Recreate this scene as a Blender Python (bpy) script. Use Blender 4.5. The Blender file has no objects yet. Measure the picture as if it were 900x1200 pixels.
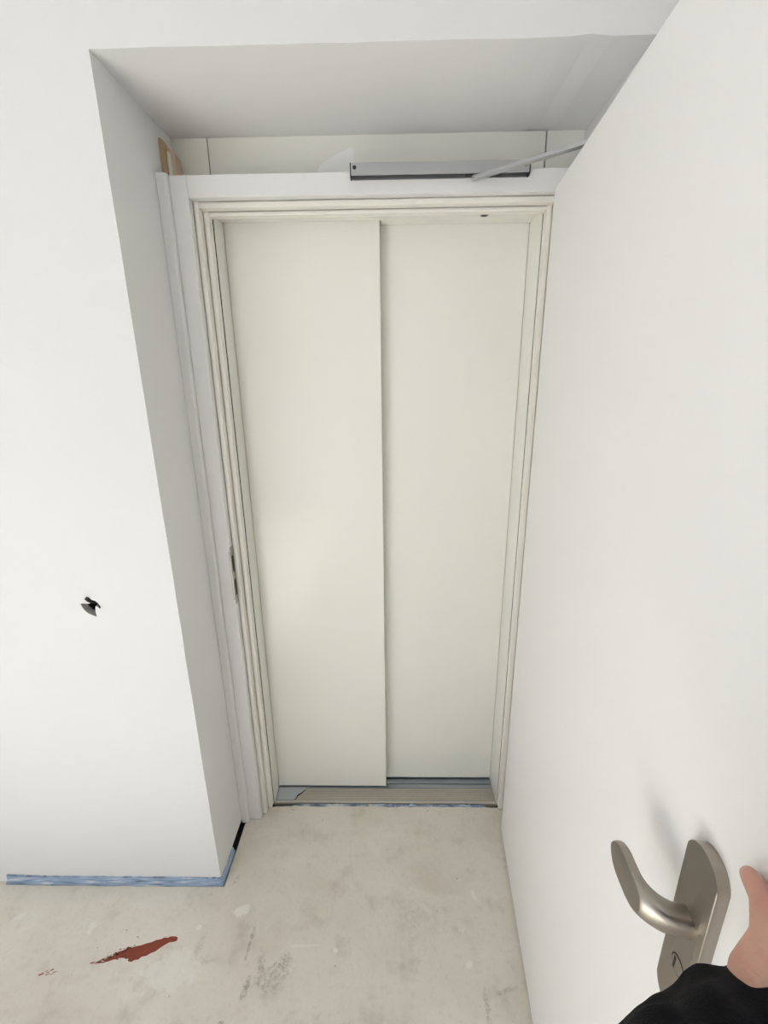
import bpy, bmesh, math, random
from mathutils import Vector, Matrix, noise as mnoise

random.seed(7)
SC = bpy.context.scene
COL = SC.collection

# ------------------------------------------------------------------ camera
F_PX, CAM_H = 515.23, 1.6535
YAW, PITCH, ROLL = 0.01864, 0.28563, -0.01144
def camera_axes():
    cy, sy = math.cos(YAW), math.sin(YAW)
    f = Vector((-sy * math.cos(PITCH), cy * math.cos(PITCH), -math.sin(PITCH)))
    r = Vector((cy, sy, 0)); u = r.cross(f)
    c, s = math.cos(ROLL), math.sin(ROLL)
    return c * r + s * u, -s * r + c * u, f
cr, cu, cf = camera_axes()
cam = bpy.data.cameras.new('camera')
cam.sensor_fit = 'HORIZONTAL'; cam.sensor_width = 36.0
cam.lens = F_PX * 36.0 / 900.0
cam.clip_start = 0.01
cam_o = bpy.data.objects.new('camera', cam); COL.objects.link(cam_o)
M = Matrix.Identity(4)
for i in range(3):
    M[i][0], M[i][1], M[i][2] = cr[i], cu[i], -cf[i]
M[2][3] = CAM_H
cam_o.matrix_world = M
SC.camera = cam_o

# ------------------------------------------------------------------ light and exposure
SC.view_settings.view_transform = 'Standard'
SC.view_settings.look = 'None'
SC.view_settings.gamma = 1.0
SC.view_settings.use_curve_mapping = False
SC.view_settings.exposure = 0.0
SC.cycles.use_denoising = True
SC.cycles.max_bounces = 12
SC.cycles.diffuse_bounces = 8

ROOM_L, ROOM_R, ROOM_B, ROOM_T = -2.6, 1.6, -3.2, 2.62
WIN = (-3.0, -0.70, 0.02, 2.10)         # y0, y1, z0, z1 of the tall window in the left wall, behind the camera

FILL_WIN = (-1.65, -0.98, 0.02, 1.5)        # x0, x1, z0, z1 of the back-wall window added to light the lift

world = bpy.data.worlds.new('sky'); SC.world = world
world.use_nodes = True
bg = world.node_tree.nodes['Background']
bg.inputs[0].default_value = (0.87, 0.95, 1.13, 1)
bg.inputs[1].default_value = 1.65

sun = bpy.data.lights.new('sun', 'SUN'); sun.energy = 33.0; sun.angle = math.radians(1.0)
sun.color = (0.93, 0.97, 1.01)
sun_o = bpy.data.objects.new('sun', sun); COL.objects.link(sun_o)
sdir = Vector((1.0, 0.62, -1.02)).normalized()
sun_o.rotation_euler = sdir.to_track_quat('-Z', 'Y').to_euler()

portal = bpy.data.lights.new('window_daylight', 'AREA')
portal.shape = 'RECTANGLE'; portal.size = WIN[1] - WIN[0]; portal.size_y = WIN[3] - WIN[2]
portal.cycles.is_portal = True
po = bpy.data.objects.new('window_daylight', portal); COL.objects.link(po)
po.location = (ROOM_L - 0.16, (WIN[0] + WIN[1]) / 2, (WIN[2] + WIN[3]) / 2)
po.rotation_euler = Vector((1, 0, 0)).to_track_quat('-Z', 'Z').to_euler()

p2 = bpy.data.lights.new('window_daylight', 'AREA')  # sky portal for the added back window
p2.shape = 'RECTANGLE'; p2.size = FILL_WIN[1] - FILL_WIN[0]; p2.size_y = FILL_WIN[3] - FILL_WIN[2]; p2.cycles.is_portal = True
po2 = bpy.data.objects.new('window_daylight', p2); COL.objects.link(po2)
po2.location = ((FILL_WIN[0] + FILL_WIN[1]) / 2, ROOM_B - 0.16, (FILL_WIN[2] + FILL_WIN[3]) / 2)
po2.rotation_euler = Vector((0, 1, 0)).to_track_quat('-Z', 'Z').to_euler()

# ------------------------------------------------------------------ helpers
def lin(c):
    return tuple(((v / 255) / 12.92 if v / 255 <= 0.04045 else ((v / 255 + 0.055) / 1.055) ** 2.4) for v in c)

def mat(name, rgb, rough=0.5, metal=0.0, bump=0.0, bscale=200.0, var=0.0, vscale=3.0, spec=0.5, coat=0.0):
    """rgb is given as display (sRGB) values of the paint itself"""
    m = bpy.data.materials.new(name); m.use_nodes = True
    nt = m.node_tree; N = nt.nodes; L = nt.links
    b = N['Principled BSDF']
    c = lin(rgb)
    b.inputs['Base Color'].default_value = (*c, 1)
    b.inputs['Roughness'].default_value = rough
    b.inputs['Metallic'].default_value = metal
    b.inputs['Specular IOR Level'].default_value = spec
    b.inputs['Coat Weight'].default_value = coat
    tc = N.new('ShaderNodeTexCoord')
    if var:
        n = N.new('ShaderNodeTexNoise'); n.inputs['Scale'].default_value = vscale; n.inputs['Detail'].default_value = 5
        L.new(tc.outputs['Object'], n.inputs['Vector'])
        mx = N.new('ShaderNodeMix'); mx.data_type = 'RGBA'
        mx.inputs['A'].default_value = (*[v * (1 - var) for v in c], 1)
        mx.inputs['B'].default_value = (*[min(1, v * (1 + var)) for v in c], 1)
        L.new(n.outputs['Fac'], mx.inputs['Factor']); L.new(mx.outputs['Result'], b.inputs['Base Color'])
    if bump:
        n2 = N.new('ShaderNodeTexNoise'); n2.inputs['Scale'].default_value = bscale; n2.inputs['Detail'].default_value = 3
        L.new(tc.outputs['Object'], n2.inputs['Vector'])
        bp = N.new('ShaderNodeBump'); bp.inputs['Strength'].default_value = bump; bp.inputs['Distance'].default_value = 0.002
        L.new(n2.outputs['Fac'], bp.inputs['Height']); L.new(bp.outputs['Normal'], b.inputs['Normal'])
    return m

def brushed(name, rgb, rough, stretch):
    m = mat(name, rgb, rough, 1.0)
    nt = m.node_tree; N = nt.nodes; L = nt.links; b = N['Principled BSDF']
    tc = [n for n in N if n.type == 'TEX_COORD'][0]
    mp = N.new('ShaderNodeMapping'); mp.inputs['Scale'].default_value = stretch
    n = N.new('ShaderNodeTexNoise'); n.inputs['Scale'].default_value = 60; n.inputs['Detail'].default_value = 4
    L.new(tc.outputs['Object'], mp.inputs['Vector']); L.new(mp.outputs['Vector'], n.inputs['Vector'])
    r = N.new('ShaderNodeMapRange'); r.inputs['To Min'].default_value = rough - 0.08; r.inputs['To Max'].default_value = rough + 0.12
    L.new(n.outputs['Fac'], r.inputs['Value']); L.new(r.outputs['Result'], b.inputs['Roughness'])
    bp = N.new('ShaderNodeBump'); bp.inputs['Strength'].default_value = 0.12; bp.inputs['Distance'].default_value = 0.0006
    L.new(n.outputs['Fac'], bp.inputs['Height']); L.new(bp.outputs['Normal'], b.inputs['Normal'])
    return m

def add_box(bm, x0, x1, y0, y1, z0, z1):
    v = [bm.verts.new(p) for p in ((x0, y0, z0), (x1, y0, z0), (x1, y1, z0), (x0, y1, z0),
                                   (x0, y0, z1), (x1, y0, z1), (x1, y1, z1), (x0, y1, z1))]
    for f in ((0, 3, 2, 1), (4, 5, 6, 7), (0, 1, 5, 4), (1, 2, 6, 5), (2, 3, 7, 6), (3, 0, 4, 7)):
        bm.faces.new([v[i] for i in f])

def add_prism(bm, pts, a, b, axis='z'):
    """closed polygon pts (2-D) extruded from a to b along an axis"""
    def P(p, h):
        if axis == 'z': return (p[0], p[1], h)
        if axis == 'y': return (p[0], h, p[1])
        return (h, p[0], p[1])
    A = [bm.verts.new(P(p, a)) for p in pts]; B = [bm.verts.new(P(p, b)) for p in pts]
    fs = [bm.faces.new(A), bm.faces.new(B[::-1])]
    for i in range(len(pts)):
        j = (i + 1) % len(pts)
        fs.append(bm.faces.new((A[j], A[i], B[i], B[j])))
    return fs

def add_cyl(bm, c0, c1, r0, r1=None, seg=20):
    r1 = r0 if r1 is None else r1
    c0, c1 = Vector(c0), Vector(c1); d = (c1 - c0).normalized()
    q = d.to_track_quat('Z', 'Y')
    A, B = [], []
    for i in range(seg):
        a = 2 * math.pi * i / seg; e = q @ Vector((math.cos(a), math.sin(a), 0))
        A.append(bm.verts.new(c0 + e * r0)); B.append(bm.verts.new(c1 + e * r1))
    bm.faces.new(A[::-1]); bm.faces.new(B)
    for i in range(seg):
        j = (i + 1) % seg; bm.faces.new((A[i], A[j], B[j], B[i]))

def bevel(bm, w, seg=2, ang=35):
    bmesh.ops.recalc_face_normals(bm, faces=bm.faces)
    es = [e for e in bm.edges if len(e.link_faces) == 2 and e.calc_face_angle(0) > math.radians(ang)]
    bmesh.ops.bevel(bm, geom=es, offset=w, segments=seg, profile=0.5, affect='EDGES', clamp_overlap=True)

def obj(name, bm, m, parent=None, smooth=False, mat4=None):
    bmesh.ops.recalc_face_normals(bm, faces=bm.faces)
    me = bpy.data.meshes.new(name); bm.to_mesh(me); bm.free()
    if m is not None: me.materials.append(m)
    if smooth:
        for p in me.polygons: p.use_smooth = True
        me.set_sharp_from_angle(angle=math.radians(40))
    o = bpy.data.objects.new(name, me); COL.objects.link(o)
    if mat4 is not None: o.matrix_world = mat4
    if parent is not None: o.parent = parent
    return o

def tag(o, label, cat=None, kind=None, group=None):
    o['label'] = label
    if cat: o['category'] = cat
    if kind: o['kind'] = kind
    if group: o['group'] = group
    return o

def empty(name, loc=(0, 0, 0), rz=0):
    o = bpy.data.objects.new(name, None); COL.objects.link(o)
    o.location = loc; o.rotation_euler = (0, 0, rz); o.empty_display_size = 0.05
    return o

def box(name, dims, m, parent=None, bev=0.0, seg=2):
    bm = bmesh.new(); add_box(bm, *dims)
    if bev: bevel(bm, bev, seg)
    return obj(name, bm, m, parent)

# ------------------------------------------------------------------ key measures (metres)
XC, YW, ZT = -0.5965, 1.088, 2.2964        # niche corner x, front wall plane, niche soffit
XR = 0.523                                  # right niche wall
YB = 1.4218                                 # back of the niche (lift front)
YF = 1.318                                  # door frame face
HF = 2.120                                  # underside of the frame head face
XL, XRR = -0.4905, 0.4184                   # lift opening
YP, YP2 = 1.468, 1.512                      # lift panel fronts
XM = -0.0312                                # leading edge of the front lift panel
MIRX = -0.0365                              # centre line of the frame

# ------------------------------------------------------------------ materials
M_wall = mat('wall_paint', (224, 224, 224), 0.62, bump=0.10, bscale=260, var=0.008, vscale=2.0, spec=0.3)
M_ceil = mat('ceiling_paint', (236, 236, 236), 0.7, bump=0.06, bscale=200, spec=0.3)
M_frame = mat('white_frame_paint', (224, 223, 222), 0.42, bump=0.03, bscale=150, spec=0.4)
M_rebate = mat('cream_rebate_paint', (231, 228, 220), 0.42, bump=0.03, bscale=150, spec=0.4)
M_lift = mat('cream_lift_enamel', (234, 233, 225), 0.22, bump=0.035, bscale=60, var=0.006, vscale=4, spec=0.45)
M_leaf = mat('white_leaf_laminate', (235, 234, 232), 0.5, bump=0.03, bscale=120, spec=0.35)
M_edge = mat('grey_edge_band', (176, 180, 186), 0.45)
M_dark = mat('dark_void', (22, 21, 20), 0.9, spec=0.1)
M_gap = mat('gap_shade_dark', (60, 60, 62), 0.8)  # dark tone for the shaded gap at the lift jambs
M_black = mat('black_plastic', (16, 16, 17), 0.5)
M_alu = brushed('satin_aluminium', (182, 183, 185), 0.42, (1, 30, 30))
M_zinc = brushed('zinc_sill_metal', (176, 182, 190), 0.5, (1, 20, 20))
M_steel = brushed('brushed_steel', (164, 157, 147), 0.32, (3, 3, 26))
M_strike = brushed('strike_steel', (176, 172, 164), 0.3, (20, 20, 2))
M_wood = mat('raw_softwood', (178, 152, 120), 0.8, bump=0.4, bscale=60, var=0.12, vscale=30)
M_wood2 = mat('pinkish_board', (208, 184, 162), 0.85, bump=0.3, bscale=80, var=0.06, vscale=30)
M_plaster = mat('plaster_blob', (222, 222, 208), 0.9, bump=0.5, bscale=120)
M_plasterg = mat('grey_plaster_core', (186, 185, 183), 0.95, bump=0.6, bscale=150, var=0.2, vscale=60)
M_patch = mat('white_filler', (242, 242, 240), 0.6)
M_red = mat('red_oxide_paint', (134, 58, 38), 0.6, bump=0.4, bscale=300, var=0.38, vscale=70)

def foam_material():
    m = mat('blue_edge_foam', (128, 164, 206), 0.75, bump=0.5, bscale=180)
    nt = m.node_tree; N = nt.nodes; L = nt.links; b = N['Principled BSDF']
    tc = [n for n in N if n.type == 'TEX_COORD'][0]
    mp = N.new('ShaderNodeMapping'); mp.inputs['Scale'].default_value = (3, 3, 55)
    n = N.new('ShaderNodeTexNoise'); n.inputs['Scale'].default_value = 4; n.inputs['Detail'].default_value = 6
    L.new(tc.outputs['Object'], mp.inputs['Vector']); L.new(mp.outputs['Vector'], n.inputs['Vector'])
    cr_ = N.new('ShaderNodeValToRGB'); e = cr_.color_ramp.elements
    e[0].position = 0.33; e[0].color = (*lin((98, 108, 122)), 1)
    e[1].position = 0.66; e[1].color = (*lin((214, 214, 210)), 1)
    k = e.new(0.42); k.color = (*lin((134, 156, 184)), 1)
    k = e.new(0.57); k.color = (*lin((168, 186, 208)), 1)
    L.new(n.outputs['Fac'], cr_.inputs['Fac']); L.new(cr_.outputs['Color'], b.inputs['Base Color'])
    return m
M_foam = foam_material()

# screed: warm grey, trowel clouds, pale filler dabs, dark scuffs
SPOTS = [  # x, y, rx, ry, rotation, strength, tint ('p' pale, 'd' dark)
    (-0.500, 1.005, .028, .016, .3, .75, 'p'), (-0.655, .852, .085, .050, .2, .42, 'p'),
    (-0.965, .955, .012, .018, .2, .6, 'p'), (-1.22, .985, .018, .010, .6, .6, 'p'),
    (-0.62, .960, .010, .009, 0, .6, 'p'), (-0.18, .905, .007, .006, 0, .9, 'p'),
    (0.22, .875, .011, .010, 0, .9, 'p'), (0.265, 1.060, .008, .016, .2, .6, 'p'),
    (0.21, .965, .012, .020, .5, .35, 'p'), (-0.27, .915, .055, .004, .06, .45, 'p'),
    (-0.08, 1.22, .014, .05, .7, .25, 'p'), (0.10, 1.02, .03, .008, -.6, .3, 'p'),
    (-0.395, .860, .014, .040, .2, .50, 'd'), (-0.425, .815, .012, .030, -.2, .75, 'd'),
    (-0.36, .835, .050, .038, .3, .42, 'd'), (-0.33, .875, .024, .028, .1, .50, 'd'),
    (-0.445, .925, .006, .050, -.05, .55, 'd'), (-0.145, .715, .048, .032, .1, .75, 'd'),
    (-0.10, .705, .030, .020, -.4, .6, 'd'), (0.255, .790, .010, .040, .0, .45, 'd'),
    (0.31, .815, .030, .007, .2, .4, 'd'), (0.43, .83, .006, .006, 0, .7, 'd'),
    (-0.60, .905, .014, .040, -.1, .30, 'd'), (-0.57, .880, .020, .020, -.1, .2, 'd'),
    (-0.47, .742, .009, .006, 0, .9, 'd'), (-0.29, 1.02, .03, .05, .6, .15, 'd'),
    (0.05, .99, .07, .05, .4, .16, 'd'), (-0.55, 1.10, .012, .025, -.5, .35, 'd'),
]
def floor_material():
    m = bpy.data.materials.new('screed_floor'); m.use_nodes = True
    nt = m.node_tree; N = nt.nodes; L = nt.links; b = N['Principled BSDF']
    b.inputs['Roughness'].default_value = 0.72; b.inputs['Specular IOR Level'].default_value = 0.35
    tc = N.new('ShaderNodeTexCoord')
    def nz(scale, detail, rough=0.55, vec=None, dist=0.0):
        n = N.new('ShaderNodeTexNoise'); n.inputs['Scale'].default_value = scale
        n.inputs['Detail'].default_value = detail; n.inputs['Roughness'].default_value = rough
        n.inputs['Distortion'].default_value = dist
        L.new(vec or tc.outputs['Object'], n.inputs['Vector']); return n
    def mth(op, a, b_=None, clamp=False):
        n = N.new('ShaderNodeMath'); n.operation = op; n.use_clamp = clamp
        for i, v in enumerate((a, b_)):
            if v is None: continue
            if isinstance(v, (int, float)): n.inputs[i].default_value = v
            else: L.new(v, n.inputs[i])
        return n.outputs[0]
    def ramp(src, lo, hi):
        r = N.new('ShaderNodeMapRange'); r.interpolation_type = 'SMOOTHSTEP'
        r.inputs['From Min'].default_value = lo; r.inputs['From Max'].default_value = hi
        L.new(src, r.inputs['Value']); return r.outputs['Result']
    def mix(fac, a, c):
        x = N.new('ShaderNodeMix'); x.data_type = 'RGBA'
        if isinstance(fac, float): x.inputs['Factor'].default_value = fac
        else: L.new(fac, x.inputs['Factor'])
        L.new(a, x.inputs['A'])
        if isinstance(c, tuple): x.inputs['B'].default_value = (*c, 1)
        else: L.new(c, x.inputs['B'])
        return x.outputs['Result']
    base = N.new('ShaderNodeRGB'); base.outputs[0].default_value = (*lin((223, 217, 206)), 1)
    mp = N.new('ShaderNodeMapping'); mp.inputs['Scale'].default_value = (1.4, 5.0, 1); mp.inputs['Rotation'].default_value = (0, 0, .25)
    L.new(tc.outputs['Object'], mp.inputs['Vector'])
    c = base.outputs[0]
    c = mix(mth('MULTIPLY', ramp(nz(2.6, 6, .6).outputs['Fac'], .42, .68), .55), c, lin((203, 194, 180)))
    c = mix(mth('MULTIPLY', ramp(nz(2.2, 7, .62, mp.outputs['Vector'], .4).outputs['Fac'], .50, .75), .55), c, lin((230, 227, 218)))
    c = mix(mth('MULTIPLY', ramp(nz(9, 6, .65).outputs['Fac'], .50, .72), .50), c, lin((184, 176, 162)))
    c = mix(mth('MULTIPLY', ramp(nz(70, 4, .6).outputs['Fac'], .50, .72), .20), c, lin((180, 172, 158)))
    c = mix(mth('MULTIPLY', ramp(nz(160, 3, .6).outputs['Fac'], .62, .75), .4), c, lin((236, 232, 224)))
    c = mix(mth('MULTIPLY', ramp(nz(48, 3, .5).outputs['Fac'], .735, .76), .7), c, lin((96, 88, 78)))
    edge = nz(55, 5, .7); grain = ramp(nz(90, 5, .75).outputs['Fac'], .38, .60)
    for x, y, rx, ry, rot, st, kind in SPOTS:
        s = N.new('ShaderNodeVectorMath'); s.operation = 'SUBTRACT'; s.inputs[1].default_value = (x, y, 0)
        L.new(tc.outputs['Object'], s.inputs[0])
        q = N.new('ShaderNodeMapping'); q.vector_type = 'POINT'
        q.inputs['Rotation'].default_value = (0, 0, -rot)
        L.new(s.outputs[0], q.inputs['Vector'])
        d = N.new('ShaderNodeVectorMath'); d.operation = 'MULTIPLY'; d.inputs[1].default_value = (1 / rx, 1 / ry, 0)
        L.new(q.outputs[0], d.inputs[0])
        ln = N.new('ShaderNodeVectorMath'); ln.operation = 'LENGTH'; L.new(d.outputs[0], ln.inputs[0])
        v = mth('ADD', ln.outputs['Value'], mth('MULTIPLY', mth('SUBTRACT', edge.outputs['Fac'], .5), 2.4))
        if kind == 'p':
            k = mth('SUBTRACT', 1.0, ramp(v, .80, 1.02))
        else:
            k = mth('MULTIPLY', mth('SUBTRACT', 1.0, ramp(v, .35, 1.15)), grain)
        c = mix(mth('MULTIPLY', k, st), c, lin((234, 231, 223)) if kind == 'p' else lin((126, 119, 104)))
    L.new(c, b.inputs['Base Color'])
    hb = mth('ADD', mth('MULTIPLY', nz(14, 5, .6).outputs['Fac'], 1.0), mth('MULTIPLY', nz(120, 4, .6).outputs['Fac'], .35))
    bp = N.new('ShaderNodeBump'); bp.inputs['Strength'].default_value = .35; bp.inputs['Distance'].default_value = .004
    L.new(hb, bp.inputs['Height']); L.new(bp.outputs['Normal'], b.inputs['Normal'])
    return m
M_floor = floor_material()
M_sub = mat('dark_subfloor', (40, 38, 35), 0.95, bump=0.4, bscale=40)

# ------------------------------------------------------------------ room shell
# screed floor: its edge stops short of the lift sill and of the niche side (open joints)
rf = random.Random(3)
pts = [(ROOM_L, ROOM_B), (ROOM_R, ROOM_B), (ROOM_R, YW), (XR, YW), (XR, 1.376)]
n_e = 46
for i in range(n_e + 1):
    x = XR - (XR - (-0.478)) * i / n_e
    y = 1.377 + rf.uniform(-.0018, .0018)
    if x < -.40: y -= .001
    pts.append((x, y))
pts += [(-0.492, 1.374), (-0.512, 1.372), (-0.520, 1.350), (-0.566, 1.347), (-0.578, 1.312)]
for i in range(12):
    yy = 1.300 - (1.300 - 1.082) * i / 11
    pts.append((XC + .0135 + rf.uniform(-.001, .001), yy))
for i in range(24):
    xx = XC + .012 - (XC + .012 - (-1.345)) * i / 23
    pts.append((xx, 1.0765 + rf.uniform(-.0012, .0012)))
pts += [(-1.35, 1.088), (ROOM_L, YW)]
bm = bmesh.new(); add_prism(bm, pts, -0.05, 0.0, 'z')
floor = tag(obj('floor', bm, M_floor), 'bare grey cement screed floor with scuffs and paint spots', 'floor', 'structure')
box('subfloor_slab', (ROOM_L, ROOM_R, ROOM_B, 1.62, -0.10, -0.051), M_sub, floor)

# front wall: one slab around the niche, top edge of the niche slightly uneven as plastered
def wall_front():
    pts = [(ROOM_L, 0.0), (-1.34, 0.0), (-1.335, .016)]
    pts += [(XC, .018)]
    nseg = 26
    for i in range(nseg + 1):
        z = .03 + (ZT - .03) * i / nseg
        pts.append((XC + (rf.uniform(-.0008, .0008) if 0 < i < nseg else 0), z))
    for i in range(1, nseg + 1):
        x = XC + (XR - XC) * i / nseg
        dz = rf.uniform(-.0007, .0007)
        if .36 < x < .43: dz += .004
        pts.append((x, ZT + (dz if i < nseg else 0)))
    pts += [(XR, 0.0), (ROOM_R, 0.0), (ROOM_R, ROOM_T), (ROOM_L, ROOM_T)]
    bm = bmesh.new(); add_prism(bm, pts, YW, YB + .0125, 'y')
    return obj('wall_front', bm, M_wall)
wf = wall_front()
# the ragged hole cut into it
HOLE = [(-.868, 1.073), (-.862, 1.056), (-.852, 1.044), (-.838, 1.036), (-.8285, 1.0335), (-.830, 1.047), (-.8285, 1.059),
        (-.826, 1.066), (-.818, 1.064), (-.811, 1.0605), (-.815, 1.069), (-.8185, 1.076), (-.824, 1.0815), (-.834, 1.086),
        (-.842, 1.0915), (-.8455, 1.0965), (-.8495, 1.088), (-.8475, 1.083), (-.842, 1.078), (-.8405, 1.074), (-.851, 1.0735), (-.861, 1.0745)]
HOLE = [(x + .0, z) for x, z in HOLE]
bm = bmesh.new(); add_prism(bm, HOLE, YW - .02, YW + .022, 'y')
cut = obj('cutter', bm, M_plasterg)
wf.data.materials.append(M_plasterg)
mod = wf.modifiers.new('hole', 'BOOLEAN'); mod.operation = 'DIFFERENCE'; mod.solver = 'EXACT'; mod.object = cut
try: mod.material_mode = 'TRANSFER'
except Exception: pass
dg = bpy.context.evaluated_depsgraph_get()
new = bpy.data.meshes.new_from_object(wf.evaluated_get(dg)); wf.modifiers.clear(); wf.data = new
bpy.data.objects.remove(cut)
for p in wf.data.polygons:      # broken plaster on the rim; back painted dark as the cavity's shade
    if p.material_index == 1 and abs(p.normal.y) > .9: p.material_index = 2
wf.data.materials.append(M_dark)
tag(wf, 'white painted plaster wall around the lift niche', 'wall', 'structure')

box_c = bmesh.new(); add_box(box_c, ROOM_L, ROOM_R, ROOM_B, YW + .3, ROOM_T, ROOM_T + .1)
tag(obj('ceiling', box_c, M_ceil), 'white ceiling of the hallway', 'ceiling', 'structure')
bm = bmesh.new()
add_box(bm, ROOM_L, FILL_WIN[0], ROOM_B - .15, ROOM_B, -.05, ROOM_T)
add_box(bm, FILL_WIN[1], ROOM_R, ROOM_B - .15, ROOM_B, -.05, ROOM_T)
add_box(bm, FILL_WIN[0], FILL_WIN[1], ROOM_B - .15, ROOM_B, FILL_WIN[3], ROOM_T)
add_box(bm, FILL_WIN[0], FILL_WIN[1], ROOM_B - .15, ROOM_B, -.05, FILL_WIN[2])
tag(obj('wall_back', bm, M_wall), 'white wall with added window opening behind the viewer', 'wall', 'structure')
w2 = empty('fill_window', ((FILL_WIN[0] + FILL_WIN[1]) / 2, ROOM_B - .075, FILL_WIN[2]))  # unseen window, added to brighten the lift panels
tag(w2, 'narrow floor-length window frame added behind the viewer for light', 'window', 'structure')
hw, hh = (FILL_WIN[1] - FILL_WIN[0]) / 2, FILL_WIN[3] - FILL_WIN[2]
for d in ((-hw, -hw + .06, -.03, .03, 0, hh), (hw - .06, hw, -.03, .03, 0, hh), (-hw + .06, hw - .06, -.03, .03, 0, .07), (-hw + .06, hw - .06, -.03, .03, hh - .07, hh)):
    box('window_frame', d, M_frame, w2, .004)
tag(box('wall_right', (ROOM_R, ROOM_R + .1, ROOM_B, YW + .3, -.05, ROOM_T), M_wall), 'white side wall behind the open door leaf', 'wall', 'structure')
bm = bmesh.new()
add_box(bm, ROOM_L - .15, ROOM_L, ROOM_B - .1, WIN[0], -.05, ROOM_T)
add_box(bm, ROOM_L - .15, ROOM_L, WIN[1], YW + .4, -.05, ROOM_T)
add_box(bm, ROOM_L - .15, ROOM_L, WIN[0], WIN[1], WIN[3], ROOM_T)
add_box(bm, ROOM_L - .15, ROOM_L, WIN[0], WIN[1], -.05, WIN[2])
tag(obj('wall_left', bm, M_wall), 'white wall with tall window opening left of the viewer', 'wall', 'structure')
w1 = empty('window_1', (ROOM_L - .075, (WIN[0] + WIN[1]) / 2, WIN[2]))
tag(w1, 'tall white window frame letting daylight into the hallway', 'window', 'structure')
hw, hh = (WIN[1] - WIN[0]) / 2, WIN[3] - WIN[2]
for d in ((-hw, -hw + .06, 0, hh), (hw - .06, hw, 0, hh), (-hw + .06, hw - .06, 0, .07),
          (-hw + .06, hw - .06, hh - .07, hh), (-.03, .03, .07, hh - .07)):
    box('window_frame', (-.03, .03, *d), M_frame, w1, .004)

# ------------------------------------------------------------------ lift entrance (door_2)
lift = empty('door_2', ((XL + XRR) / 2, YP, 0))
tag(lift, 'cream lift entrance with two sliding panels behind the white frame', 'lift door', 'structure')
Lx, Ly = lift.location.x, lift.location.y
def lbox(name, d, m, bev=0.0, parent=None, label=None):
    o = box(name, (d[0] - Lx, d[1] - Lx, d[2] - Ly, d[3] - Ly, d[4], d[5]), m, parent or lift, bev)
    if label: o['label'] = label
    return o
lbox('sliding_panel', (XL + .001, XM, YP, YP + .030, .006, 2.135), M_lift, .0012, label='front lift panel on the left')
lbox('sliding_panel', (XM - .06, XRR - .001, YP2, YP2 + .030, .006, 2.135), M_lift, .0012, label='rear lift panel on the right')
ZH = 2.1075
lbox('side_jamb', (XL - .012, XL, 1.397, 1.58, -.02, ZH), M_lift, .0008)
lbox('side_jamb', (XRR, XRR + .012, 1.397, 1.58, -.02, ZH), M_lift, .0008)
lbox('head_jamb', (XL - .012, XRR + .012, 1.397, YP - .002, ZH, ZH + .012), M_lift, .0008)
hj = lbox('head_jamb', (XM + .0035, XRR + .012, YP - .002, YP2 - .002, ZH, ZH + .012), M_lift, .0005)
lbox('shadow_gap_strip', (XL - .0115, XL - .0020, 1.3945, 1.3965, -.02, ZH), M_gap)  # dark strips stand in for the shadow gap beside each jamb
lbox('shadow_gap_strip', (XRR + .0018, XRR + .0115, 1.3945, 1.3965, -.02, ZH), M_gap)
lbox('head_fascia', (XL - .012, XRR + .012, 1.397, 1.3985, ZH + .012, 2.14), M_lift)
# fascia panels above and beside the opening
lbox('fascia_panel', (XC + .0003, -.4972, YB, YB + .012, .0, ZT - .0004), M_lift, .0008)
lbox('fascia_panel', (-.4940, .4196, YB, YB + .012, ZH + .03, ZT - .0004), M_lift, .0008)
lbox('fascia_panel', (.4228, XR - .0003, YB, YB + .012, .0, ZT - .0004), M_lift, .0008)
lbox('shaft_backing', (XC - .15, XR + .15, 1.585, 1.60, -.1, ZT), M_dark)
lbox('shaft_backing', (XC - .15, XR + .15, YB + .0305, 1.5845, 2.16, 2.18), M_dark)
lbox('shaft_backing', (XC - .17, XC - .15, YB + .0125, 1.60, -.1, ZT), M_dark)
lbox('shaft_backing', (XR + .15, XR + .17, YB + .0125, 1.60, -.1, ZT), M_dark)
lbox('shaft_backing', (XC - .15, XR + .15, YB + .0125, YB + .03, ZH + .03, ZT + .2), M_dark)
lbox('shaft_backing', (XC - .15, -.5030, YB + .0125, YB + .03, -.1, ZT + .2), M_dark)
lbox('shaft_backing', (.4310, XR + .15, YB + .0125, YB + .03, -.1, ZT + .2), M_dark)
# emergency key hole in the head
kx, ky = .268, 1.440
bm = bmesh.new(); add_cyl(bm, (kx - Lx, ky - Ly, ZH - .0012), (kx - Lx, ky - Ly, ZH + .001), .0125, seg=24); bevel(bm, .0005, 1)
kh = obj('key_hole_ring', bm, mat('dull_zinc', (150, 144, 134), .45, .8), lift)
bm = bmesh.new(); add_cyl(bm, (kx - Lx, ky - Ly, ZH - .0022), (kx - Lx, ky - Ly, ZH), .0075, seg=20)
obj('key_hole', bm, M_black, kh)
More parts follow.
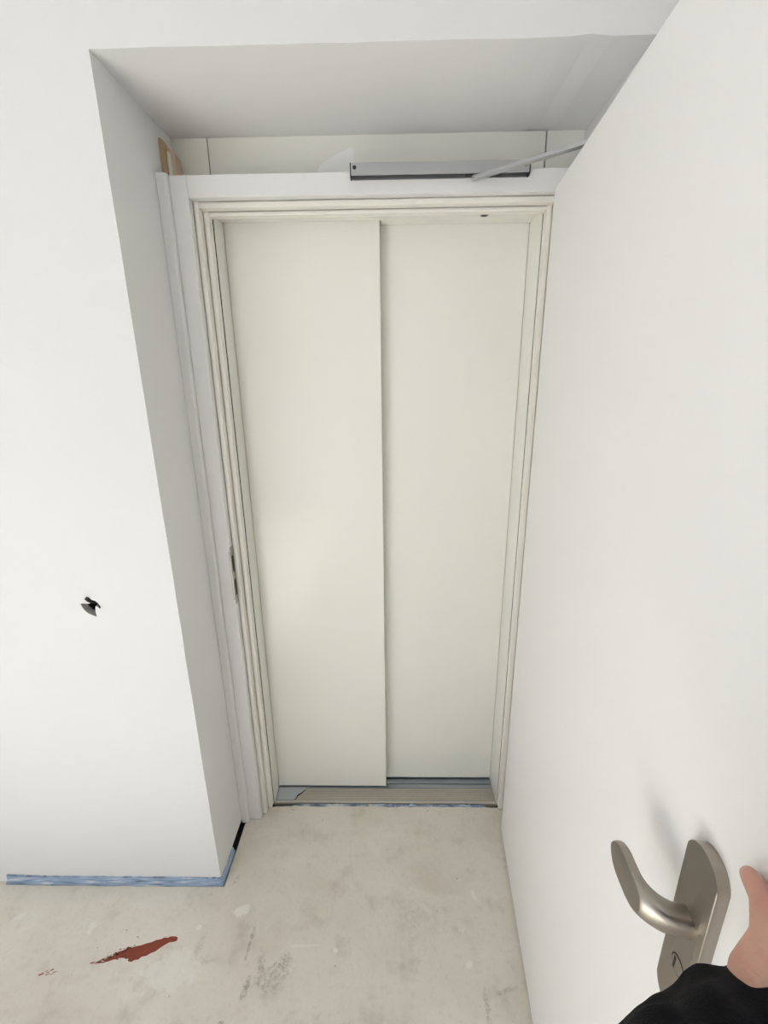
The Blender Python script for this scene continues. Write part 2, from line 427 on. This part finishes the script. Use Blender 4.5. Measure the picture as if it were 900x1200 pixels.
# sill: grooved plate, zinc track behind, a torn grey patch at the left end
sill = lbox('sill', (XL + .001, XRR - .001, 1.399, 1.466, -.030, -.004), mat('worn_sill', (176, 170, 160), .55, .25, bump=.25, bscale=80, var=.07, vscale=25), .0008)
M_rib = mat('sill_ribs', (186, 180, 168), .5, .2, bump=.2, bscale=120, var=.09, vscale=18)
for i in range(7):
    y0 = 1.4105 + i * .0074
    lbox('rib', (-.372 - (6 - i) * .0035 if i > 0 else -.402, XRR - .002, y0, y0 + .0062, -.0045, -.0022), M_rib, .0006, sill)
lbox('sill_nosing', (XL + .001, XRR - .001, 1.396, 1.4055, -.012, -.0025), mat('nosing', (196, 192, 184), .5, .2), .0008, sill)
PATCH = [(XL + .002, 1.407), (-.412, 1.408), (-.4085, 1.413), (-.4055, 1.4205), (-.4055, 1.427), (-.3985, 1.433), (-.3900, 1.440),
         (-.3855, 1.445), (-.3755, 1.4535), (-.372, 1.466), (XL + .002, 1.466)]
bm = bmesh.new(); add_prism(bm, [(x - Lx, y - Ly) for x, y in PATCH], -.0042, -.0005, 'z')
po_ = obj('protective_film', bm, mat('bluish_film', (182, 188, 195), .4, 0.1, bump=.1, bscale=40), sill)
po_['label'] = 'torn bluish grey film at the left end of the sill'
crack = [(-.4118, 1.4085), (-.4082, 1.413), (-.405, 1.4205), (-.4048, 1.427), (-.398, 1.433), (-.3893, 1.440), (-.385, 1.445), (-.375, 1.4535)]
bm = bmesh.new()
cw = [.0008, .0016, .0022, .003, .0032, .0022, .0016, .0008]
poly = [(x - Lx, y - Ly) for x, y in crack] + [(x + w * 1.2 - Lx, y - w * .4 - Ly) for (x, y), w in reversed(list(zip(crack, cw)))]
add_prism(bm, poly, -.0030, -.0008, 'z'); obj('torn_edge', bm, M_dark, sill)
lbox('sill_track', (XM + .001, XRR - .001, 1.488, 1.5115, -.02, -.002), M_zinc, .0006)
lbox('sill_track', (XL + .001, XRR - .001, 1.466, 1.4845, -.02, -.0025), M_zinc, .0006)
lbox('sill_track', (XM - .06, XRR - .001, 1.515, 1.56, -.02, -.004), M_zinc, .0006)
lbox('sill_bed', (XL, XRR, 1.40, 1.58, -.05, -.028), M_dark)

# ------------------------------------------------------------------ white door frame (trim_1)
frame = empty('trim_1', (MIRX, YF, 0))
tag(frame, 'stepped white door frame standing in the niche before the lift', 'door frame', 'structure')
def mx(x): return 2 * MIRX - x
ZTOP = 2.1708
def fprism(name, pts, a, b, m, bev=.0012, axis='z', parent=None, side=0):
    bm = bmesh.new()
    if axis == 'z': q = [(x - MIRX, y - YF) for x, y in pts]; add_prism(bm, q, a, b, 'z')
    else: q = [(y - YF, z) for y, z in pts]; add_prism(bm, q, a - MIRX, b - MIRX, 'x')
    if bev: bevel(bm, bev, 2)
    return obj(name, bm, m, parent or frame)
for sgn in (1, -1):
    g = (lambda x: x) if sgn == 1 else mx
    X = lambda *a: sorted((g(a[0]), g(a[1])))
    fprism('jamb_face', [(g(-.5685), YF), (g(-.524), YF), (g(-.524), 1.3425), (g(-.5685), 1.3425)], .002, ZTOP, M_frame)
    fprism('jamb_step', [(g(-.5685), 1.3475), (g(-.5222), 1.3475), (g(-.5222), 1.343), (g(-.5095), 1.343), (g(-.5095), 1.3675), (g(-.5685), 1.3675)], .002, 2.1515, M_rebate, .0010)
    fprism('jamb_step', [(g(-.5685), 1.3725), (g(-.5078), 1.3725), (g(-.5078), 1.368), (g(-.4934), 1.368), (g(-.4934), 1.3925), (g(-.5685), 1.3925)], .002, 2.1515, M_rebate, .0010)
    fprism('cover_strip', [(g(XC + .0005), 1.304), (g(-.5735), 1.304), (g(-.5690), 1.3085), (g(-.5690), 1.345), (g(XC + .0005), 1.345)], .002, 2.1725, M_frame, .0010)
# head pieces between the jambs
HX0, HX1 = -.5237, mx(-.5237)
fprism('head_face', [(YF, HF), (YF, ZTOP), (1.3425, ZTOP), (1.3425, HF)], HX0, HX1, M_frame, .0012, 'x')
fprism('head_step', [(1.343, 2.1045), (1.343, HF - .0018), (1.3475, HF - .0018), (1.3475, 2.1515), (1.3675, 2.1515), (1.3675, 2.1045)], -.5092, mx(-.5092), M_rebate, .0010, 'x')
fprism('head_step', [(1.368, 2.0935), (1.368, 2.1027), (1.3725, 2.1027), (1.3725, 2.1515), (1.3925, 2.1515), (1.3925, 2.0935)], -.4931, mx(-.4931), M_rebate, .0010, 'x')
# strike plate on the inner edge of the left jamb
def fb(name, d, m, bev=0, parent=None):
    return box(name, (d[0] - MIRX, d[1] - MIRX, d[2] - YF, d[3] - YF, d[4], d[5]), m, parent or frame, bev)
sp = fb('strike_plate', (-.5245, -.5222, 1.3165, 1.3400, .948, 1.150), M_strike, .0006)
sp['label'] = 'steel strike plate on the left jamb'
fb('strike_lip', (-.5290, -.5225, 1.3158, 1.3182, .965, 1.135), M_strike, .0006, sp)
for z0, z1 in ((1.062, 1.118), (.978, 1.034)):
    fb('strike_slot', (-.5235, -.52185, 1.3235, 1.3372, z0, z1), M_black, 0, sp)

# packing between frame and wall above the left jamb
pk = empty('wood_packer', (XC, 1.35, 2.1728))
tag(pk, 'raw wooden packing block wedged above the left end of the frame', 'wood block')
def pkp(name, pts, y0, y1, m, bev=.001):
    bm = bmesh.new(); add_prism(bm, [(x - XC, z - 2.1728) for x, z in pts], y0 - 1.35, y1 - 1.35, 'y')
    if bev: bevel(bm, bev, 1)
    return obj(name, bm, m, pk)
pkp('rear_board', [(XC + .001, 2.1728), (-.566, 2.1728), (-.5665, 2.236), (-.574, 2.246), (XC + .001, 2.268)], 1.367, 1.405, M_wood2)
pkp('front_board', [(XC + .001, 2.1732), (-.5808, 2.1732), (-.582, 2.247), (-.586, 2.262), (XC + .001, 2.2655)], 1.346, 1.3665, M_wood)
pkp('plaster_drip', [(-.5805, 2.1728), (-.5735, 2.1728), (-.574, 2.205), (-.5765, 2.238), (-.580, 2.240), (-.5815, 2.215)], 1.352, 1.3668, M_plaster, .0018)

# filler smear on the fascia beside the closer rail
bm = bmesh.new()
sm = [(-.205, 2.205), (-.098, 2.205), (-.098, 2.262), (-.108, 2.2665), (-.128, 2.259), (-.150, 2.250), (-.172, 2.239), (-.192, 2.226)]
add_prism(bm, sm, YB - .0006, YB - .0001, 'y')
fs = tag(obj('filler_smear', bm, M_patch), 'white filler smear on the fascia left of the door closer', 'smear')

# ------------------------------------------------------------------ door leaf (door_1)
ANG = math.radians(4.6)
HX, HY = 0.411, 1.283
door = empty('door_1', (HX, HY, 0))
# local axes: x = along the leaf from the hinge, y = out of the visible face, z up
tvec = Vector((-math.sin(ANG), -math.cos(ANG), 0)); nvec = Vector((-math.cos(ANG), math.sin(ANG), 0))
DM = Matrix.Identity(4)
for i in range(3):
    DM[i][0], DM[i][1], DM[i][2] = tvec[i], nvec[i], (0, 0, 1)[i]
DM[0][3], DM[1][3] = HX, HY
# t x n = -z for this handedness, so keep the empty unrotated and bake the vertices instead
def D(s, off, z): return tvec * s + nvec * off + Vector((0, 0, z))
def dobj(name, bm, m, parent=None, smooth=False):
    for v in bm.verts: v.co = D(*v.co)
    return obj(name, bm, m, parent or door, smooth)
tag(door, 'plain white door leaf standing open at the right', 'door', 'structure')
def dbox(name, d, m, bev=0, parent=None):
    bm = bmesh.new(); add_box(bm, *d)
    if bev: bevel(bm, bev, 2)
    return dobj(name, bm, m, parent)
dbox('leaf', (0, .9985, -.040, 0, .008, 2.112), M_leaf, .0012)
dbox('edge_band', (.9985, 1.0, -.0397, -.0003, .0085, 2.1115), M_edge)
lp = dbox('lock_faceplate', (1.0, 1.0012, -.031, -.009, .94, 1.19), M_strike, .0003)
dbox('latch_bolt', (1.0, 1.006, -.026, -.014, 1.06, 1.092), M_steel, .001, lp)
for z in (.25, 1.15, 1.90):
    bm = bmesh.new(); add_cyl(bm, (-.004, -.048, z - .05), (-.004, -.048, z + .05), .007, seg=16)
    hg = dobj('hinge', bm, M_alu, None, True)
    dbox('hinge_wing', (-.004, .03, -.0425, -.0405, z - .045, z + .045), M_alu, 0, hg)
    dbox('hinge_wing', (-.036, -.004, -.052, -.0445, z - .045, z + .045), M_alu, 0, hg)

# long-plate lever handle
PS, PT = .9445, .0128                      # plate centre along the leaf, plate thickness
def plate_outline(w, z0, z1, sag, n=18):
    R = (w * w + sag * sag) / (2 * sag); a = math.asin(min(1, w / R)); out = []
    if sag > w: a = math.pi - a
    for i in range(n + 1):
        t_ = -a + 2 * a * i / n; out.append((PS + R * math.sin(t_), z1 + sag - R + R * math.cos(t_)))
    for i in range(n + 1):
        t_ = a - 2 * a * i / n; out.append((PS + R * math.sin(t_), z0 - sag + R - R * math.cos(t_)))
    return out
bm = bmesh.new(); add_prism(bm, plate_outline(.0265, .958, 1.160, .0235), .0002, PT, 'y')
es = [e for e in bm.edges if all(abs(v.co.y - PT) < 1e-6 for v in e.verts)]
bmesh.ops.bevel(bm, geom=es, offset=.0011, segments=2, profile=.5, affect='EDGES')
hp = dobj('handle_plate', bm, M_steel, None, True); hp['label'] = 'brushed steel handle plate with rounded ends'
bm = bmesh.new(); add_cyl(bm, (PS + .003, PT - .001, 1.013), (PS + .003, PT + .0009, 1.013), .0105, seg=28); bevel(bm, .0004, 1)
kd = dobj('key_disc', bm, M_steel, hp, True)
bm = bmesh.new(); add_cyl(bm, (PS + .003, PT - .0012, 1.013), (PS + .003, PT + .0004, 1.013), .0117, seg=28)
dobj('disc_joint', bm, M_dark, hp, True)
dbox('key_slot', (PS - .0035, PS - .0005, PT + .0006, PT + .0013, 1.003, 1.0195), M_black, 0, kd)
for z in (1.160, .957):
    bm = bmesh.new(); add_cyl(bm, (PS, -.0402, z), (PS, -.045, z), .004, seg=12); dobj('through_bolt', bm, M_steel, hp)

# lever: a thick oval bar that leaves the plate, bends toward the hinge and is cut flat on its outer side
def lever():
    bm = bmesh.new()
    path = []; S0, Z0 = .943, 1.079
    R = .038
    for i in range(3): path.append((S0, PT - .002 + (.0165 - PT + .002) * i / 2))
    cxs, cyo = S0 - R, .0165
    A_ = math.radians(89)
    for i in range(1, 17):
        a = A_ * i / 16
        path.append((cxs + R * math.cos(a), cyo + R * math.sin(a)))
    ex, ey = path[-1]; dx, dy = -math.sin(A_), math.cos(A_)
    for i in range(1, 15):
        q = 1 - (1 - i / 14) ** 1.8
        path.append((ex + dx * .046 * q, ey + dy * .046 * q))
    n = len(path); rings = []
    for i, (s, o) in enumerate(path):
        j0, j1 = max(0, i - 1), min(n - 1, i + 1)
        tx, ty = path[j1][0] - path[j0][0], path[j1][1] - path[j0][1]
        l = math.hypot(tx, ty); tx, ty = tx / l, ty / l
        nx, ny = -ty, tx                       # in-plane normal
        k = i / (n - 1)
        arc = min(1.0, max(0.0, (i - 2) / 16))
        hz = .0150 + .0085 * arc                       # half height
        hn = .0140 - .0030 * arc                       # half thickness
        zc = Z0 - .004 * arc
        run = max(0.0, ex - s) / .046 if i > 18 else 0.0
        if run > .45:
            q = (run - .45) / .55; e = math.sqrt(max(0.0, 1 - q * q * .96)); hz *= e; hn *= .45 + .55 * e
        ring = []
        for m_ in range(28):
            t_ = 2 * math.pi * m_ / 28
            c_, s_ = math.cos(t_), math.sin(t_)
            cx = math.copysign(abs(c_) ** .85, c_) * hn; cz = math.copysign(abs(s_) ** .85, s_) * hz
            ring.append(bm.verts.new((s + nx * cx, o + ny * cx, zc + cz)))
        rings.append(ring)
    for a_, b_ in zip(rings, rings[1:]):
        for m_ in range(28):
            k_ = (m_ + 1) % 28; bm.faces.new((a_[m_], a_[k_], b_[k_], b_[m_]))
    bm.faces.new(rings[0]); bm.faces.new(rings[-1][::-1])
    bmesh.ops.recalc_face_normals(bm, faces=bm.faces)
    cutp = .0590
    r = bmesh.ops.bisect_plane(bm, geom=bm.verts[:] + bm.edges[:] + bm.faces[:], plane_co=(.905, cutp, 0), plane_no=(0.03, 1, 0), clear_outer=True)
    es = [e for e in r['geom_cut'] if isinstance(e, bmesh.types.BMEdge)]
    f = bmesh.ops.edgenet_fill(bm, edges=es)
    bmesh.ops.recalc_face_normals(bm, faces=bm.faces)
    es = [e for e in es if e.is_valid]
    bmesh.ops.bevel(bm, geom=es, offset=.0008, segments=2, profile=.5, affect='EDGES')
    return bm
lv = dobj('lever', lever(), M_steel, None, True); lv['label'] = 'brushed steel lever cut flat on its outer side'

# ------------------------------------------------------------------ door closer with slide rail
dc = empty('door_closer', (.125, YF, 2.154))
tag(dc, 'silver slide-rail door closer mounted on the white frame head', 'door closer')
def cb(name, d, m, bev=0, parent=None):
    return box(name, (d[0] - .125, d[1] - .125, d[2] - YF, d[3] - YF, d[4] - 2.154, d[5] - 2.154), m, parent or dc, bev)
RX0, RX1, RY, RZ0, RZ1 = -.100, .351, 1.297, 2.1545, 2.1815
bm = bmesh.new()   # channel open at the bottom
sec = [(RY, RZ0), (RY, RZ1 - .001), (RY + .001, RZ1), (YF - .0005, RZ1), (YF - .0005, RZ0 - .0035), (YF - .0025, RZ0 - .0035), (YF - .0025, RZ1 - .004), (RY + .0025, RZ1 - .004), (RY + .0025, RZ0)]
add_prism(bm, [(y - YF, z - 2.154) for y, z in sec], RX0 + .003 - .125, RX1 - .003 - .125, 'x')
rail = obj('slide_rail', bm, M_alu, dc)
cb('rail_channel', (RX0 + .006, RX1 - .006, RY + .003, YF - .003, RZ0 + .006, RZ1 - .0045), M_dark, 0, rail)
for sx in (0, 1):
    x0, x1 = (RX0, RX0 + .0028) if sx == 0 else (RX1 - .0028, RX1)
    pts = [(RY - .0003, RZ0 + .001), (RY - .0003, RZ1), (YF - .0003, RZ1), (YF - .0003, RZ0 - .004), (RY + .008, RZ0 - .004)]
    bm = bmesh.new(); add_prism(bm, [(y - YF, z - 2.154) for y, z in pts], x0 - .125, x1 - .125, 'x'); obj('end_cap', bm, M_black, rail)
    sxp = RX0 + .0115 if sx == 0 else RX1 - .0115
    bm = bmesh.new(); add_cyl(bm, (sxp - .125, RY - .0006 - YF, 2.1715 - 2.154), (sxp - .125, RY + .001 - YF, 2.1715 - 2.154), .0048, seg=16)
    obj('fixing_screw', bm, M_black, rail)
cb('slider', (.190, .240, RY + .004, YF - .004, RZ0 - .001, RZ0 + .008), M_black, .001)
A0, A1 = Vector((.2135, 1.3065, 0)), Vector((.478, 1.110, 0))
d = (A1 - A0).normalized(); w = Vector((-d.y, d.x, 0)) * .0080
bm = bmesh.new()
outl = []
for i in range(9):
    a = math.pi / 2 + math.pi * i / 8; e = d * math.cos(a) + Vector((-d.y, d.x, 0)) * math.sin(a); outl.append(A0 + e * .0080)
for i in range(9):
    a = -math.pi / 2 + math.pi * i / 8; e = d * math.cos(a) + Vector((-d.y, d.x, 0)) * math.sin(a); outl.append(A1 + e * .0080)
add_prism(bm, [(p.x - .125, p.y - YF) for p in outl], 2.1435 - 2.154, 2.1515 - 2.154, 'z'); bevel(bm, .0008, 1, 60)
obj('arm', bm, M_alu, dc)
bm = bmesh.new(); add_cyl(bm, (A0.x - .125, A0.y - YF, 2.1455 - 2.154), (A0.x - .125, A0.y - YF, 2.158 - 2.154), .0055, seg=16); obj('slider_pin', bm, M_alu, dc)
# closer body on the far face of the leaf
bm = bmesh.new(); add_box(bm, .06, .30, -.088, -.0405, 2.045, 2.105); bevel(bm, .003, 2)
for v in bm.verts: v.co = D(*v.co) + Vector((HX, HY, 0)) - Vector((.125, YF, 2.154))
obj('closer_body', bm, M_alu, dc)
bm = bmesh.new(); add_cyl(bm, (A1.x - .125, A1.y - YF, 2.104 - 2.154), (A1.x - .125, A1.y - YF, 2.1445 - 2.154), .009, seg=16); obj('spindle', bm, M_alu, dc)

# ------------------------------------------------------------------ blue edge foam
def foam_strip(name, path, prof, parent=None, seed=1):
    """path: (x, y, nx, ny) points with outward normal; prof(t) -> list of (out, z)"""
    rr = random.Random(seed); bm = bmesh.new(); rings = []
    n = len(path)
    for i, (x, y, nx, ny) in enumerate(path):
        ring = [bm.verts.new((x + nx * o, y + ny * o, z)) for o, z in prof(i / (n - 1), rr)]
        rings.append(ring)
    m_ = len(rings[0])
    for a, b in zip(rings, rings[1:]):
        for k in range(m_):
            k2 = (k + 1) % m_; bm.faces.new((a[k], a[k2], b[k2], b[k]))
    bm.faces.new(rings[0]); bm.faces.new(rings[-1][::-1])
    return obj(name, bm, M_foam, parent)
path = []
for i in range(70):
    x = -1.340 + (XC - .002 + 1.340) * i / 69; path.append((x, YW, 0, -1))
for a in (22, 45, 68):
    path.append((XC, YW, math.sin(math.radians(a)), -math.cos(math.radians(a))))
for i in range(18):
    y = YW + .002 + .108 * i / 17; path.append((XC, y, 1, 0))
def prof(t, rr):
    j = lambda a: rr.uniform(-a, a)
    top = .0285 + .006 * max(0, 1 - t * 8) + j(.0012) - (.010 if t > .80 else 0) * min(1, (t - .80) * 8)
    return [(-.001, -.02), (-.001, top), (.0045 + j(.0006), top + j(.0008)), (.0060 + j(.0005), top * .62), (.0042, top * .52),
            (.0085 + j(.0008), top * .42), (.0098 + j(.0008), .004), (.0092, -.02)]
fo = foam_strip('foam_edge_strip', path, prof, None, 5)
tag(fo, 'frayed blue foam strip along the foot of the front wall', 'foam strip')
path = []
for i in range(80):
    x = -.452 + (.372 + .452) * i / 79; path.append((x, 1.378, 0, 1))
def prof2(t, rr):
    j = lambda a: rr.uniform(-a, a)
    top = -.0008 + j(.0020) - (.008 * max(0, 1 - t * 10))
    wd = .0125 + j(.0028) - .005 * max(0, 1 - t * 8)
    return [(.0002, -.045), (.0002 + j(.0006) + .0006, top - .001), (wd * .4, top + j(.001)), (wd, top - .002 + j(.001)), (wd, -.045)]
f2 = foam_strip('foam_joint_strip', path, prof2, None, 9)
tag(f2, 'torn blue foam strip in the gap before the lift sill', 'foam strip')

# ------------------------------------------------------------------ red paint smear and its flecks
def flat_patch(pts, h=.0006):
    bm = bmesh.new(); add_prism(bm, pts, .0001, h, 'z'); return bm
RED = [(-.6750, .9235), (-.6755, .9310), (-.6830, .9345), (-.6990, .9345), (-.7080, .9305), (-.7180, .9315), (-.7260, .9270), (-.7400, .9245),
       (-.7520, .9190), (-.7660, .9160), (-.7800, .9110), (-.7960, .9080), (-.8080, .9035), (-.8200, .9020), (-.8320, .8965), (-.8430, .8945),
       (-.8330, .8905), (-.8560, .8880), (-.8440, .8842), (-.8700, .8815), (-.8560, .8778), (-.8830, .8745), (-.8670, .8712), (-.9010, .8650),
       (-.8720, .8672), (-.8520, .8730), (-.8430, .8760), (-.8290, .8755), (-.8320, .8795), (-.8150, .8800), (-.8080, .8768), (-.8010, .8790),
       (-.7990, .8720), (-.7880, .8705), (-.7800, .8752), (-.7690, .8765), (-.7640, .8830), (-.7500, .8855), (-.7400, .8920), (-.7280, .8965),
       (-.7180, .9055), (-.7080, .9125), (-.6960, .9195), (-.6840, .9205)]
red = empty('paint_smear', (-.78, .90, 0)); tag(red, 'dark red paint smear on the screed floor', 'paint smear')
def redp(name, pts):
    bm = flat_patch([(x + .78, y - .90) for x, y in pts]); return obj(name, bm, M_red, red)
redp('smear_body', RED)
rr = random.Random(11)
for i in range(46):
    t_ = rr.random()
    cx = -.80 - t_ * .11 + rr.uniform(-.012, .012); cy = .9075 - t_ * .040 + rr.uniform(-.005, .013) * (1 - t_) - .004
    L_, W_ = rr.uniform(.002, .008), rr.uniform(.0007, .0018)
    if i > 36: cx, cy = -1.022 + rr.uniform(-.022, .024), .843 + rr.uniform(-.006, .008)
    pl = []
    for k in range(7):
        a = 2 * math.pi * k / 7; ex, ey = L_ * math.cos(a) * rr.uniform(.6, 1.2), W_ * math.sin(a) * rr.uniform(.6, 1.3)
        pl.append((cx + ex * .93 - ey * .36, cy + ex * .36 + ey * .93))
    redp('fleck', pl)

# ------------------------------------------------------------------ cable end in the wall hole
def tube(bm, pts, r, seg=10):
    rings = []
    for i, p in enumerate(pts):
        a, b = Vector(pts[max(0, i - 1)]), Vector(pts[min(len(pts) - 1, i + 1)])
        q = (b - a).normalized().to_track_quat('Z', 'Y'); ri = r[i] if isinstance(r, (list, tuple)) else r
        rings.append([bm.verts.new(Vector(p) + q @ Vector((math.cos(2 * math.pi * k / seg) * ri, math.sin(2 * math.pi * k / seg) * ri, 0))) for k in range(seg)])
    for a, b in zip(rings, rings[1:]):
        for k in range(seg):
            bm.faces.new((a[k], a[(k + 1) % seg], b[(k + 1) % seg], b[k]))
    bm.faces.new(rings[0][::-1]); bm.faces.new(rings[-1])
bm = bmesh.new()
tube(bm, [(-.836, 1.130, 1.068), (-.836, 1.112, 1.072), (-.838, 1.098, 1.078), (-.842, 1.089, 1.085), (-.8445, 1.083, 1.0925)], [.0075, .0078, .0078, .0070, .0045])
cab = obj('cable_stub', bm, M_black, None, True)
tag(cab, 'black cable stub in the ragged hole in the wall', 'cable')
bm = bmesh.new()
tube(bm, [(-.828, 1.120, 1.070), (-.822, 1.100, 1.070), (-.817, 1.088, 1.066), (-.812, 1.0835, 1.0615)], [.004, .004, .0035, .0012], 8)
obj('wire_tail', bm, M_black, cab, True)

# ------------------------------------------------------------------ the photographer's right arm
person = empty('person', (HX, HY, 0))
tag(person, 'hand in a black sleeve gripping the edge of the white door', 'person')
def sdf_mesh(caps, voxel, smooth_it, name, m, parent, flat=None):
    bm = bmesh.new()
    def ball(c, r):
        bmesh.ops.create_icosphere(bm, subdivisions=3, radius=r, matrix=Matrix.Translation(c))
    for (a, ra), (b, rb) in caps:
        a, b = Vector(a), Vector(b); n_ = max(2, int((b - a).length / (min(ra, rb) * .30)))
        for i in range(n_ + 1):
            t_ = i / n_; ball(a.lerp(b, t_), ra + (rb - ra) * t_)
    me = bpy.data.meshes.new(name); bm.to_mesh(me); bm.free(); me.materials.append(m)
    o = bpy.data.objects.new(name, me); COL.objects.link(o)
    r = o.modifiers.new('r', 'REMESH'); r.mode = 'VOXEL'; r.voxel_size = voxel; r.use_smooth_shade = True
    s = o.modifiers.new('s', 'SMOOTH'); s.factor = .5; s.iterations = smooth_it
    dg = bpy.context.evaluated_depsgraph_get()
    nm = bpy.data.meshes.new_from_object(o.evaluated_get(dg)); o.modifiers.clear(); o.data = nm
    for p in nm.polygons: p.use_smooth = True
    if not nm.materials: nm.materials.append(m)
    o.parent = parent
    return o
M_skin = mat('skin', (200, 158, 138), .5, bump=.35, bscale=220, var=.10, vscale=45)
_N, _L = M_skin.node_tree.nodes, M_skin.node_tree.links
_m1 = [n for n in _N if n.type == 'MIX'][0]
_n = _N.new('ShaderNodeTexNoise'); _n.inputs['Scale'].default_value = 22; _n.inputs['Detail'].default_value = 4
_L.new([n for n in _N if n.type == 'TEX_COORD'][0].outputs['Object'], _n.inputs['Vector'])
_r = _N.new('ShaderNodeMapRange'); _r.inputs['From Min'].default_value = .42; _r.inputs['From Max'].default_value = .66; _r.inputs['To Max'].default_value = .65
_L.new(_n.outputs['Fac'], _r.inputs['Value'])
_m2 = _N.new('ShaderNodeMix'); _m2.data_type = 'RGBA'; _m2.inputs['B'].default_value = (*lin((196, 138, 128)), 1)
_L.new(_r.outputs['Result'], _m2.inputs['Factor']); _L.new(_m1.outputs['Result'], _m2.inputs['A'])
_L.new(_m2.outputs['Result'], _N['Principled BSDF'].inputs['Base Color'])
sb = M_skin.node_tree.nodes['Principled BSDF']
sb.inputs['Subsurface Weight'].default_value = .15; sb.inputs['Subsurface Radius'].default_value = (.008, .003, .002)
sb.inputs['Subsurface Scale'].default_value = .5
W = (1.075, .050, 1.150)
W0 = (1.090, .100, 1.146)
caps = []
def chain(*pr):
    for (p, r), (q, r2) in zip(pr, pr[1:]): caps.append(((D(*p), r), (D(*q), r2)))
chain((W0, .0220), (W, .0225))
CMC, MCP, IP, TIP = (1.050, .036, 1.190), (1.0385, .0225, 1.215), (1.0155, .0140, 1.2245), (.9935, .0100, 1.2225)
chain((W, .0205), (CMC, .0178), (MCP, .0132), (IP, .0098), ((1.002, .0112, 1.2238), .0094), (TIP, .0078))
fing = [((1.026, -.028, 1.232), .0135, 1.236, .0088), ((1.027, -.036, 1.2095), .0135, 1.212, .0090),
        ((1.028, -.035, 1.187), .0125, 1.188, .0085), ((1.029, -.030, 1.166), .0112, 1.165, .0074)]
lens = [(1.003, .972, .952), (1.002, .966, .943), (1.003, .970, .949), (1.008, .982, .965)]
for (mcp, rm, zt, rf_), (s1, s2, s3) in zip(fing, lens):
    chain((W, .0195), (mcp, rm), ((s1, -.0610, zt), rf_ * 1.05), ((s2, -.0560, zt), rf_ * .97), ((s3, -.0500, zt - .001), rf_ * .85))
chain((fing[0][0], .0130), (MCP, .0120))          # web between thumb and index
chain((W, .0195), ((1.036, .004, 1.178), .0150), (fing[3][0], .0115))
hand = sdf_mesh(caps, .0016, 8, 'hand', M_skin, person)
# thumb nail
nail_c = Vector(D(.9985, .0108, 1.2232))
bm = bmesh.new(); bmesh.ops.create_uvsphere(bm, u_segments=20, v_segments=12, radius=1)
cdir = (Vector((0, 0, CAM_H)) - (nail_c + Vector((HX, HY, 0)))).normalized()
ax = (Vector(D(*TIP)) - Vector(D(*IP))).normalized()
nz_ = (nvec * .62 + Vector((0, 0, .78))).normalized(); nz_ = (nz_ - ax * nz_.dot(ax)).normalized(); ay = nz_.cross(ax)
for v in bm.verts:
    c = v.co.copy(); v.co = nail_c + nz_ * .0082 + ax * c.x * .0072 + ay * c.y * .0062 + nz_ * (c.z * .0016 - (c.y ** 2) * .0024 - max(0, c.x) ** 2 * .0012)
obj('thumb_nail', bm, mat('nail', (203, 150, 139), .3, spec=.5), person, True)
# sleeve
M_cloth = mat('black_cloth', (17, 17, 18), .9, bump=.5, bscale=500, spec=.2)
def sleeve():
    bm = bmesh.new()
    P = [Vector(p) for p in ((.306, .214, 1.157), (.250, .198, 1.158), (.190, .172, 1.167), (.125, .146, 1.176), (.030, .105, 1.198),
                             (-.020, .045, 1.230), (-.050, -.050, 1.275), (-.080, -.170, 1.340), (-.110, -.290, 1.400))]
    def cat(t_):
        n_ = len(P) - 1; i = min(int(t_ * n_), n_ - 1); u = t_ * n_ - i
        p0, p1, p2, p3 = P[max(0, i - 1)], P[i], P[i + 1], P[min(n_, i + 2)]
        return .5 * ((2 * p1) + (p2 - p0) * u + (2 * p0 - 5 * p1 + 4 * p2 - p3) * u * u + (3 * p1 - p0 - 3 * p2 + p3) * u ** 3)
    NR, NS = 150, 64; rings = []
    def frame_at(t_):
        d_ = (cat(min(1, t_ + .01)) - cat(max(0, t_ - .01))).normalized()
        e1 = Vector((0, 0, 1)); e1 = (e1 - d_ * e1.dot(d_)).normalized(); return d_, e1, d_.cross(e1)
    for i in range(NR):
        t_ = i / (NR - 1); c = cat(t_); d_, e1, e2 = frame_at(t_); ring = []
        for k in range(NS):
            a = 2 * math.pi * k / NS
            r = .0485 + .006 * min(1, t_ * 2.2)
            L_ = t_ * .62
            fold = .0030 * math.sin(L_ * 95 + 2.2 * math.sin(a + .5) + 3.5 * mnoise.noise(Vector((math.cos(a) * .9, math.sin(a) * .9, L_ * 7))))
            fold += .007 * mnoise.noise(Vector((math.cos(a) * 1.5 + 3, math.sin(a) * 1.5, L_ * 17)))
            fold += .004 * mnoise.noise(Vector((math.cos(a) * 3.5, math.sin(a) * 3.5 + 7, L_ * 34)))
            fade = min(1, max(0, (L_ - .02) / .03))
            r += fold * fade
            ring.append(bm.verts.new(c + (e1 * math.cos(a) + e2 * math.sin(a)) * r))
        rings.append(ring)
    # turned-in hem at the cuff
    t_ = 0; c = cat(0); d_, e1, e2 = frame_at(0); inner = []
    for dd, rr_ in ((-.0012, .0472), (.003, .0452), (.03, .0445)):
        inner.append([bm.verts.new(c + d_ * dd + (e1 * math.cos(2 * math.pi * k / NS) + e2 * math.sin(2 * math.pi * k / NS)) * rr_) for k in range(NS)])
    seq = inner[::-1] + rings
    for a, b in zip(seq, seq[1:]):
        for k in range(NS):
            k2 = (k + 1) % NS; bm.faces.new((a[k], a[k2], b[k2], b[k]))
    bm.faces.new(rings[-1][::-1])
    for v in bm.verts: v.co -= Vector((HX, HY, 0))
    return bm
slv = obj('sleeve', sleeve(), M_cloth, person, True); slv['label'] = 'creased black sleeve'
for p in slv.data.polygons: p.use_smooth = True
